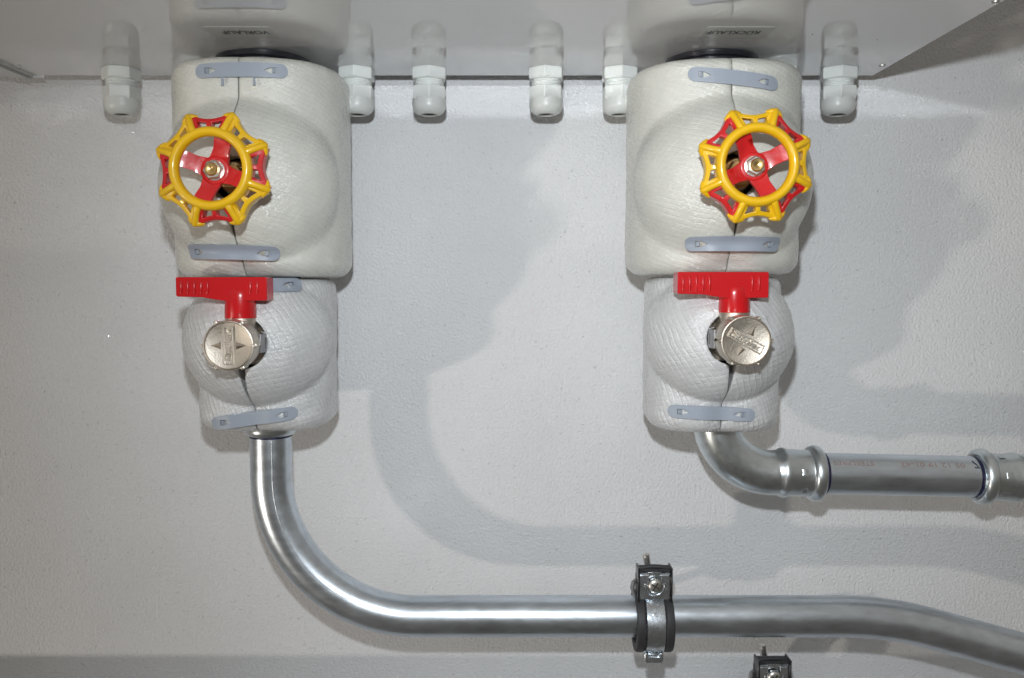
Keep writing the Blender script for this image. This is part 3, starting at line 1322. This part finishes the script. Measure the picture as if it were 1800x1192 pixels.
def socket(x0, sgn, par):
    """press socket with its rolled bead; x0 is the mouth, sgn the direction towards the fitting"""
    pr = [(0.0222, 0.0004), (0.0240, -0.0006)]
    for i in range(13):
        a = PI * i / 12
        pr.append((0.0243 + 0.0046 * math.sin(a), 0.0060 - 0.0066 * math.cos(a)))
    pr += [(0.0240, 0.0136), (0.0241, 0.020), (0.0243, 0.034), (0.0254, 0.0365), (0.0258, 0.0395), (0.0250, 0.0425), (0.0234, 0.0445), (0.0230, 0.050)]
    pr = [(r, x0 + sgn * x) for r, x in pr]
    if sgn < 0:
        pr.reverse()
    s_ = run_lathe(pr, 'press_socket', M_fit, par)
    # flats left by the press jaws
    for k, (a, dx) in enumerate(((70, 0.0180), (15, 0.0190), (-35, 0.0180), (120, 0.019))):
        a = math.radians(a)
        mb = MB()
        c = Vector((x0 + sgn * (dx + 0.004), -D0, run(x0)))
        r = 0.02415
        vs, fs = [], []
        for t in (-1, 1):
            for u in (-1, 1):
                b = a + u * 0.12
                vs.append(c + Vector((t * 0.0032, -math.cos(b) * r, math.sin(b) * r)))
                vs.append(c + Vector((t * 0.0026, -math.cos(b * 0.98) * (r - 0.0022 + 0.0025), math.sin(b) * (r + 0.0003))))
        mb.add(vs, [(0, 2, 6, 4), (1, 3, 7, 5), (0, 1, 3, 2), (4, 5, 7, 6), (0, 1, 5, 4), (2, 3, 7, 6)])
        o = mb.build('press_mark', M_fit, None)
        o.parent = s_
    return s_


x_m1 = P(1441, 832, D0).x
x_m2 = P(1714, 838, D0).x
socket(x_m1, -1, ru)
socket(x_m2, 1, ru)
tb = run_lathe([(RP, x_m1 - 0.02), (RP, x_m1), (RP, (x_m1 + x_m2) / 2), (RP, x_m2), (RP, x_m2 + 0.02)], 'tube', M_pipe, ru)
o = run_lathe([(RP + 0.0003, x_m1 + 0.0004), (RP + 0.0003, x_m1 + 0.0042)], 'marker_line', M_ink_blue, ru, False)
o = run_lathe([(RP + 0.0003, x_m2 - 0.0040), (RP + 0.0003, x_m2 - 0.0006)], 'marker_line', M_ink_blue, ru, False)


def print_on_tube(s, pxa, pxb, par):
    xa_, xb_ = P(pxa, 810, D0 + 0.015).x, P(pxb, 810, D0 + 0.015).x
    vs, fs = text_mesh(s, 0.0074, 0.0)
    w0, w1 = min(v.x for v in vs), max(v.x for v in vs)
    sc = (xb_ - xa_) / (w1 - w0)
    r = RP + 0.00025
    out = []
    for v in vs:
        x = (xa_ + xb_) / 2 - (v.x - (w0 + w1) / 2) * sc
        a = math.radians(44) - v.y / r
        out.append(Vector((x, -D0 - r * math.cos(a), run(x) + r * math.sin(a))))
    o = MB().add(out, fs).build('printed_lettering', M_ink_red, None)
    o.parent = par
    return o


print_on_tube('05 12 19 01-42', 1584, 1696, tb)
print_on_tube('STEELPRES', 1465, 1536, tb)
print_on_tube('0', 1445, 1452, tb)
# tick marks of the blue marker over the bead
for (u0, a0, u1, a1) in ((-0.0080, 52, -0.0050, 34), (-0.0095, 60, -0.0080, 50), (-0.0098, 38, -0.0065, 36)):
    q = []
    for k in range(5):
        f = k / 4
        a = math.radians(a0 + (a1 - a0) * f)
        x = x_m2 + u0 + (u1 - u0) * f
        q.append(Vector((x, -D0 - (RP + .0002) * math.cos(a), run(x) + (RP + .0002) * math.sin(a))))
    o = MB().tube(q, 0.0005, 8).build('marker_tick', M_ink_blue, None)
    o.parent = tb
# the fitting goes on as a bend rising to the right
x_e = x_m2 + 0.041
e2 = [Vector((x_e + 0.004 * i - 0.004, -D0, run(x_e))) for i in range(3)]
c2 = (e2[-1].x, run(x_e) + 0.055)
e2 += arc(c2, 0.055, -90, -8, 24, -D0)
e2 += [e2[-1] + Vector((0.004, 0, 0.03 * i)) for i in range(1, 6)]
child(MB().tube(e2, RE, 56).build('elbow', M_fit, None, 60), ru)


# ------------------------------------------------------------------ pipe clamps
def make_clamp():
    root = empty('pipe_clamp', (0, 0, 0), 'x', 'pipe clamp')
    R0 = 0.0225
    dz = -0.0045
    # rubber lining with raised edges
    hw = 0.0190
    pr = [(R0, -hw), (R0 + 0.0085, -hw), (R0 + 0.0092, -hw + 0.003), (R0 + 0.0090, -0.0108), (R0 + 0.0068, -0.0100), (R0 + 0.0068, 0.0100), (R0 + 0.0090, 0.0108), (R0 + 0.0092, hw - 0.003), (R0 + 0.0085, hw), (R0, hw), (R0, -hw)]
    MB().lathe(pr, 56, 'X', (0, 0, dz), close=False).build('rubber_lining', M_rubber, root, 40, bevel=0.0008)
    # metal band
    rb = R0 + 0.0092
    pr = [(rb - 0.002, -0.0098), (rb, -0.0092), (rb + 0.0006, 0), (rb, 0.0092), (rb - 0.002, 0.0098), (rb - 0.002, -0.0098)]
    bd = MB().lathe(pr, 64, 'X', (0, 0, dz), close=False).build('band', M_zinc, root, 50)
    vs, fs = text_mesh('1 1/4', 0.0062, 0.0001)
    out = []
    for v in vs:
        a = math.radians(-40) + v.x / rb
        r = rb + 0.0009
        out.append(Vector((-v.y + 0.003, -r * math.cos(a), dz + r * math.sin(a))))
    o = MB().add(out, fs).build('stamped_size', M_nut, bd)
    # faint stamped dashes
    rnd = random.Random(3)
    for k in range(9):
        a = math.radians(rnd.uniform(18, 42))
        x = -0.004 + 0.003 * (k % 3) + rnd.uniform(-.0008, .0008)
        r = rb + 0.0004
        c = Vector((x, -r * math.cos(a), dz + r * math.sin(a)))
        MB().tube([c, c + Vector((rnd.uniform(-.001, .001), -0.0002, 0.0012))], 0.0004, 6).build('stamped_mark', M_zinc, bd)
    # closing bracket with its ears, seen from the front
    zb, zt = 0.0235, 0.0530
    out = [(-0.0145, zb), (0.0145, zb), (0.0155, zb + 0.002), (0.0155, zt), (0.0062, zt), (0.0062, zt - 0.004)]
    for k in range(9):
        a = math.radians(35 - 250 * k / 8)
        out.append((0.0078 * math.cos(a), 0.0385 + 0.0078 * math.sin(a)))
    out += [(-0.0062, zt - 0.004), (-0.0062, zt), (-0.0155, zt), (-0.0155, zb + 0.002)]
    yf = -0.0160

    def ffn(u, v, t):
        bulge_ = -0.0012 * (1 - sstep(0.0, 0.012, math.hypot(u, v - 0.0385)))
        return Vector((u, yf - t + bulge_ + 0.004 * sstep(zt - 0.004, zt, v), v))
    vs, fs = slab(out, [], ffn, -0.0022, 0.0, 0.003)
    MB().add(vs, fs).build('front_ear', M_zinc, root, 40, bevel=0.0005)
    m = MB().box((0, yf + 0.0045, 0.0385), (0.026, 0.002, 0.026))
    m.build('back_ear', M_zinc, root, bevel=0.0004)
    for sg in (-1, 1):
        m = MB().box((sg * 0.0168, yf + 0.006, (zb + zt) / 2 + 0.0015), (0.0020, 0.018, zt - zb + 0.006))
        m.build('side_flange', M_black, root, bevel=0.0006)
    pr_ = []
    vs = []
    m = MB()
    tp = []
    for k in range(9):
        f = -1 + 2 * k / 8
        tp.append(Vector((f * 0.0165, yf + 0.006, zt + 0.0012 + 0.0022 * (1 - f * f))))
    m.tube(tp, 0.0024, 10)
    m.box((0, yf + 0.008, zt + 0.001), (0.032, 0.014, 0.0024))
    m.build('rubber_lip', M_rubber, root, 50)
    # rubber behind, and the small hook at the left
    MB().box((0, yf + 0.012, 0.032), (0.036, 0.010, 0.034)).build('rubber_spacer', M_rubber, root, bevel=0.002)
    m = MB().tube([Vector((-0.0175, yf + 0.014, 0.0400)), Vector((-0.0205, yf + 0.012, 0.0380)), Vector((-0.0215, yf + 0.012, 0.0320)), Vector((-0.0200, yf + 0.012, 0.0260)), Vector((-0.0180, yf + 0.012, 0.0200))], [0.0016, 0.0022, 0.0024, 0.0020, 0.0014], 10)
    m.build('retaining_clip', M_clip, root)
    # screw with a dished, cross-slotted head
    sc = MB().lathe([(0.0074, yf + 0.001), (0.0076, yf - 0.0012), (0.0068, yf - 0.0026), (0.0045, yf - 0.0036), (0.0020, yf - 0.0039)], 36, 'Y', (0, 0, 0.0385)).build('screw', M_nut, root, 50)
    m = MB()
    for k in range(4):
        a = PI / 4 + k * PI / 2 + 0.25
        m.box((0.0024 * math.cos(a), yf - 0.0036, 0.0385 + 0.0024 * math.sin(a)), (0.0044, 0.0012, 0.0014), Matrix.Rotation(-a, 4, 'Y'))
    m.build('cross_slot', M_dark, sc)
    ring_ = [Vector((0.0100 * math.cos(2 * PI * k / 36 - 2.2 * 0), yf - 0.0004, 0.0385 + 0.0100 * math.sin(2 * PI * k / 36))) for k in range(17, 38)]
    MB().tube(ring_, 0.0010, 8, flat=0.7).build('raised_rim', M_zinc, root, 60)
    # stud seen above the bracket, and the rod into the wall
    m = MB().tube([Vector((-0.0030, 0.006, 0.045)), Vector((-0.0060, 0.006, 0.0640)), Vector((-0.0061, 0.006, 0.0645))], [0.0037, 0.0037, 0.0032], 18)
    m.build('stud', M_nut, root)
    pr = []
    y = 0.024
    while y < D0 + 0.004:
        pr += [(0.0040, y), (0.0046, y + 0.0006), (0.0040, y + 0.0012)]
        y += 0.0012
    MB().lathe(pr, 16, 'Y', (0.001, 0, dz - 0.006)).build('threaded_rod', M_clip, root, 60)
    MB().lathe([(0.009, 0.020), (0.009, 0.030)], 6, 'Y', (0.001, 0, dz - 0.006), facets=6).build('nut', M_clip, root, bevel=0.0004)
    # joint at the bottom where the two halves hook together
    out = [(-0.0098, 0.0), (-0.0098, -0.0075), (-0.0085, -0.0105), (0.0085, -0.0105), (0.0098, -0.0075), (0.0098, 0.0), (0.0060, 0.0), (0.0055, -0.0040), (-0.0055, -0.0040), (-0.0060, 0.0)]
    zj = dz - rb + 0.003
    vs, fs = slab(out, [], lambda u, v, t: Vector((u, -0.0125 - t, zj + v)), 0.0, 0.0035)
    MB().add(vs, fs).build('hinge_hook', M_zinc, root, 30, bevel=0.0009, seg=3)
    m = MB().box((0, -0.006, zj - 0.004), (0.0160, 0.016, 0.0060))
    m.build('hinge_lug', M_zinc, root, bevel=0.0008)
    return root


cl = make_clamp()
x = P(1146, 1083, D0).x
cl.location = (x, -D0, zh)
tag(cl, 'zinc pipe clamp with black rubber lining holding the long steel pipe', 'pipe clamp', 'pipe clamps on the wall')
cl2 = copy_tree(cl)
p2 = P(1351, 1239, 0.076)
cl2.location = (p2.x, -0.076, p2.z)
cl2.rotation_euler = (0, 0, math.radians(1))
tag(cl2, 'pipe clamp cut off by the bottom edge, below the long steel pipe', 'pipe clamp', 'pipe clamps on the wall')
